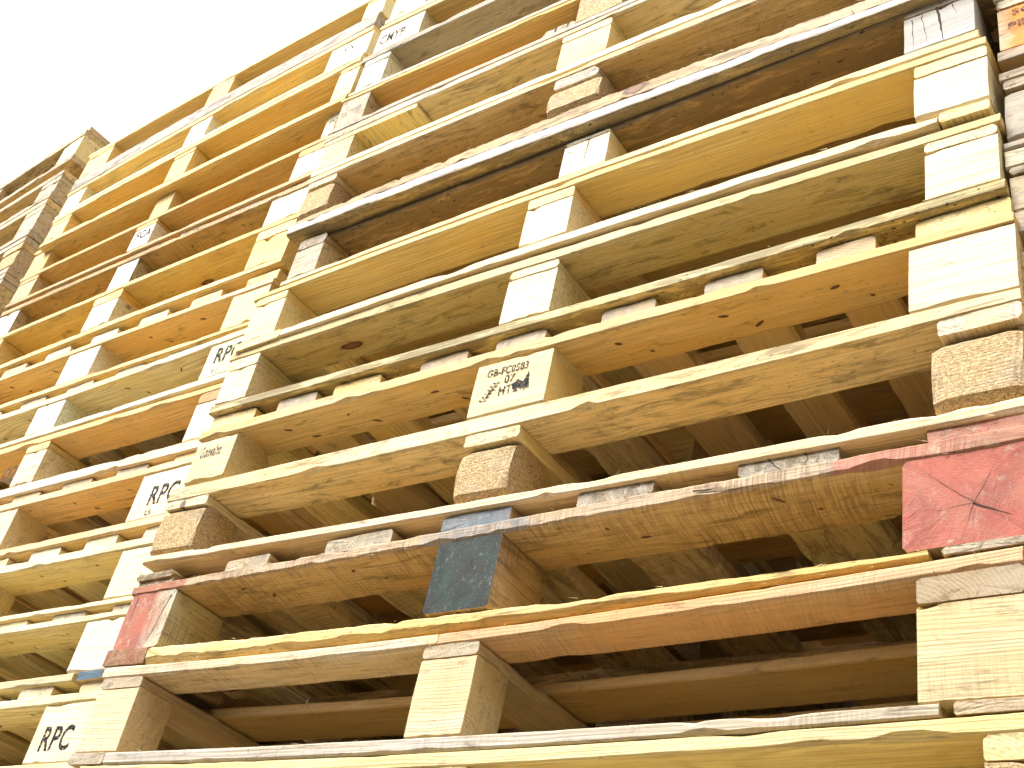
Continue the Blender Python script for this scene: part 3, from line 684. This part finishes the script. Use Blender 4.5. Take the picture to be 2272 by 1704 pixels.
zp('weathered brown top pallet of the far left stack, board ends standing out against the sky', 2.005, 2.158, 'S', dict(tint=(.56, .42, .26), dirt=.55, grey=.45), dict(k2=dict(tint=(.80, .66, .42), dirt=.3, jag=.003, splint=20)), tilt=.025)
zp('old pallet with a dark stained crosswise board, second from top of the far left stack', 1.842, 1.960, 'L', DW, dict(d0=dict(tint=(.78, .55, .25)), k2=dict(grey=.5), s2=dict(grey=.5)), tilt=.02, stw={})
zp('grey greenish pallet, third from the top of the far left stack', 1.69, 1.838, 'L', DW, dict(d0=dict(tint=(.80, .57, .26)), k2=dict(grey=.5), s2=dict(grey=.5)), tilt=.016, stw={})
zp('pallet with a rough chip corner block, fourth from the top of the far left stack', 1.545, 1.685, 'L', DW, dict(k2=dict(chip=1., corner=.006, rough=.004), s2=dict(tint=ORG)), tilt=.012, stw={})
zp('pallet with grey doubled corner boards, fifth from the top of the far left stack', 1.40, 1.543, 'L', DW, dict(k2=dict(tint=YEL), s2=dict(grey=.8)), tilt=.008, stw={})
zp('sixth pallet down in the far left stack, half hidden by its neighbour', 1.255, 1.398, 'S', DW, tilt=.004)
zp('lowest visible pallet of the far left stack at the left edge of the photo', 1.11, 1.253, 'L', DW, tilt=.0, stw={})

# ================================================================ RIGHT STACK
Rs = Stack(1.209, 2.4, .012, 1.0, 'pallets of the stack at the right edge')
def rp_(lab, bb, bt, kt, db, dt, kind='L', spec=None, wood=None, **kw):
    T = lambda v: (v,) * 3
    k = dict(base=T(bt + .0005), bb=T(bb), bt=T(bt), kt=T(kt), st=T(db), db=T(db), dt=T(dt))
    return pallet(Rs, lab, k, kind=kind, wood=wood or dict(tint=BRN, grey=.55, dirt=.5), spec=spec,
                  blocks=[(1.212, 1.32), (1.75, 1.86), (2.29, 2.398)], **kw)
rp_('lowest grey pallet showing at the right edge, whitish block with a frayed corner', .488, .5195, .5745, .584, .6115, stw={}, spec=dict(k0=dict(grey=.7, tint=TAN, jag=.004, splint=20), d0=dict(grey=.35, tint=PALE)))
rp_('grey pallet with a rough weathered block at the right edge, below the orange one', .613, .6235, .708, .7225, .7375, stw={}, spec=dict(k0=dict(grey=.9, tint=TAN, corner=.005, rough=.003, dirt=.35), bb0=dict(grey=.9), d0=dict(grey=.7, dirt=.6)))
r3 = rp_('pallet with an orange painted and stencilled corner block at the top right', .757, .774, .851, .866, .883, stw={},
    spec=dict(bb0=dict(grey=.85, dirt=.3), bb_=dict(), k0=dict(tint=(.80, .50, .22), paint=[(ORANGE, .9, .006, 9)], splint=50, jag=.004), s0=dict(tint=CRM), d0=dict(tint=CRM)))
rp_('pallet above the orange block in the stack at the right edge', .884, .90, .975, .99, 1.007, stw={})

# ================================================================ STENCILS
def face(p, i):
    o, a, b_, v = p['blk'][i]; return o, a, b_, v, p['F']
def write(p, st, i, items, y, ink=None, shear=0., label=None):
    o, a, b_, v, F = face(p, i); zb0 = p['e'].location.z
    X = lambda xa: st.X(xa, y) - p['e'].location.x; Zz = lambda za: st.Z(za, y) - zb0
    ls = []
    for (t, xa, za, h, ws) in items: ls.append((t, X(xa), Zz(za), h, ws))
    stamp(o, a, b_, v, None, ls, ink, shear, label)
write(A1, A, 2, [('RPC', -.083, .0150, .037, .74)], .0935, INK, .0, 'black RPC stencil')
write(A4, A, 2, [('RPC', -.068, .4010, .037, .74), ('Ui', -.062, .381, .012, 1.0)], .0935, INK, .0, 'black RPC stencil, cut off at its right')
write(A6, A, 2, [('RPC', -.047, .6700, .034, .74), ('I :', -.040, .648, .012, 1.)], .0935, INK, .0, 'faded black RPC stencil')
write(A5, A, 1, [('02', -.540, .531, .036, .85)], .0935, INK_FADED, .0, 'thin handwritten number')
write(A10, A, 1, [('SCA', -.490, 1.112, .024, .80)], .0935, INK, .0, 'black SCA stencil')
write(A11, A, 2, [('COM', .010, 1.225, .012, .9)], .0935, INK_FADED)
write(A13, A, 2, [(':::VX', -.055, 1.462, .020, .85)], .0935, INK_FADED, .0, 'faint black letters')
write(p12, B, 0, [('CMYP', .068, 1.428, .026, .62)], -.004, INK, .0, 'black hand-stencilled letters')
write(p4, B, 1, [('GB-FC0583', .559, .4800, .0120, .74), ('07', .5895, .4640, .0125, .85), ('HT', .5835, .4465, .0130, .8)], -.003, INK, .0, 'black stencilled code')
write(p4, B, 0, [('Gonvales', .0195, .4680, .0200, .40)], -.003, INK_FADED, .0, 'faded stencilled word')
write(r3, Rs, 0, [('SC', 1.2275, .8330, .0105, 1.3), ('PEC', 1.2215, .8110, .0105, 1.3)], .012, INK_FADED, .0, 'blurred black letters')
# wheat ear and trees on the GB block
o, a, b_, v, F = face(p4, 1); ex = p4['e'].location.x; ez = p4['e'].location.z
X4 = lambda xa: B.X(xa, -.003) - ex; Z4 = lambda za: B.Z(za, -.003) - ez
def stroke(x0, z0, x1, z1, w_):
    dx, dz = x1 - x0, z1 - z0; l = math.hypot(dx, dz); nx, nz = -dz / l * w_, dx / l * w_
    mx, mz = (x0 + x1) / 2, (z0 + z1) / 2
    return [(X4(x0), Z4(z0)), (X4(mx + nx), Z4(mz + nz)), (X4(x1), Z4(z1)), (X4(mx - nx), Z4(mz - nz))]
ear = [stroke(.5585, .4365, .5790, .4710, .0010)]
for k in range(6):
    cx, cz = .5610 + .0032 * k, .4415 + .0050 * k
    ear.append(stroke(cx, cz, cx - .0065, cz + .0035, .0014)); ear.append(stroke(cx, cz, cx + .0075, cz + .0018, .0014))
shape_mark('wheat_ear_mark', o, ear, v, INK, 'black wheat ear mark')
tree1, tree2 = [], []
for k in range(18):
    t = k * 2 * math.pi / 18; r = .0072 * (1 + .16 * math.sin(5 * t))
    tree1.append((X4(.6115 + r * 1.15 * math.cos(t)), Z4(.4570 + r * math.sin(t))))
con = [(.6165, .4480), (.6190, .4530), (.6185, .4535), (.6215, .4590), (.6205, .4597), (.6235, .4650), (.6228, .4655), (.6268, .4740), (.6290, .4655), (.6275, .4652), (.6300, .4595), (.6287, .4590), (.6310, .4535), (.6298, .4530), (.6318, .4480)]
tree2 = [(X4(x), Z4(z)) for x, z in con]
trunk = [(X4(x), Z4(z)) for x, z in ((.6245, .4482), (.6255, .4482), (.6255, .4430), (.6245, .4430))]
trunk1 = [(X4(x), Z4(z)) for x, z in ((.6105, .4500), (.6122, .4500), (.6150, .4455), (.6060, .4455))]
shape_mark('tree_mark', o, [tree1, trunk1], v, INK, 'black round tree mark'); shape_mark('tree_mark', o, [tree2, trunk], v - .0003, INK, 'black fir tree mark')

# ================================================================ PALLETS BELOW THE PHOTO, down to the yard floor
def template(kind):
    st = Stack(0, 1, 0, 1.0, 'x'); T = lambda v: (v - GZ,) * 3
    k = dict(base=T(.0225), bb=T(0), bt=T(.022), kt=T(.100), st=T(.122), db=T(.122), dt=T(.1435))
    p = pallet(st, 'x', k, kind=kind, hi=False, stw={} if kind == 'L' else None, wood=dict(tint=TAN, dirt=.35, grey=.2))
    return p['e']
tpl = {'L': template('L'), 'S': template('S')}
used = set(); kids = {k: list(v.children) for k, v in tpl.items()}
def place(kind, x, y, z, sx, sy, sz, yaw, label, group):
    src = tpl[kind]
    r = src if kind not in used else src.copy()
    if kind in used:
        COL.objects.link(r)
        for c in kids[kind]:
            d = c.copy(); COL.objects.link(d); d.parent = r
    used.add(kind)
    r.location = (x, y, z); r.scale = (sx, sy, sz); r.rotation_euler.z = yaw; r['label'] = label; r['group'] = group
ORD = ['lowest', 'second', 'third', 'fourth', 'fifth', 'sixth', 'seventh', 'eighth', 'ninth', 'tenth', 'eleventh', 'twelfth', 'thirteenth', 'fourteenth', 'fifteenth', 'sixteenth', 'seventeenth', 'eighteenth', 'nineteenth', 'twentieth', 'topmost']
def fill(st, y, top, name, x0, x1, D, yaw=0.):
    n = max(1, round((top) / .1445)); h = top / n
    for i in range(n):
        place('LS'[i % 2], x0, y, i * h + .0008, (x1 - x0), D, (h - .0015) / .1435, yaw, '%s pallet from the floor in the %s' % (ORD[i], name), st.group)
fill(B, 0, B.Z(-.147, 0) - .001, 'large centre stack', .0, 1.2, .86)
fill(A, .0935, A.Z(-.14, .0935) - .001, 'stack left of centre', A.X(A.ax0, .0935), A.X(A.ax1, .0935), 1.2)
fill(Rs, .012, Rs.Z(.488, .012) - .001, 'stack at the right edge', Rs.X(Rs.ax0, .012), Rs.X(Rs.ax1, .012), 1.0)
R3 = Matrix.Rotation(Zs.yaw, 3, 'Z'); pz = Vector((-1.507, ZY, 0)); qz = pz + R3 @ Vector((-1.0, 0, 0))
fill(Zs, qz.y, 1.11 + GZ - .004, 'far left stack', qz.x, qz.x + 1.0, 1.2, Zs.yaw)
fill(Stack(0, 1, 0, 1, 'pallets of the row behind'), 1.20, 2.75, 'row behind the centre stack', -.03, 1.17, 1.0)
fill(Stack(0, 1, 0, 1, 'pallets of the row behind'), 1.60, 2.75, 'row behind the stack left of centre', -1.15, -.12, 1.0)
# template parts must not stay if unused
bpy.context.view_layer.update()
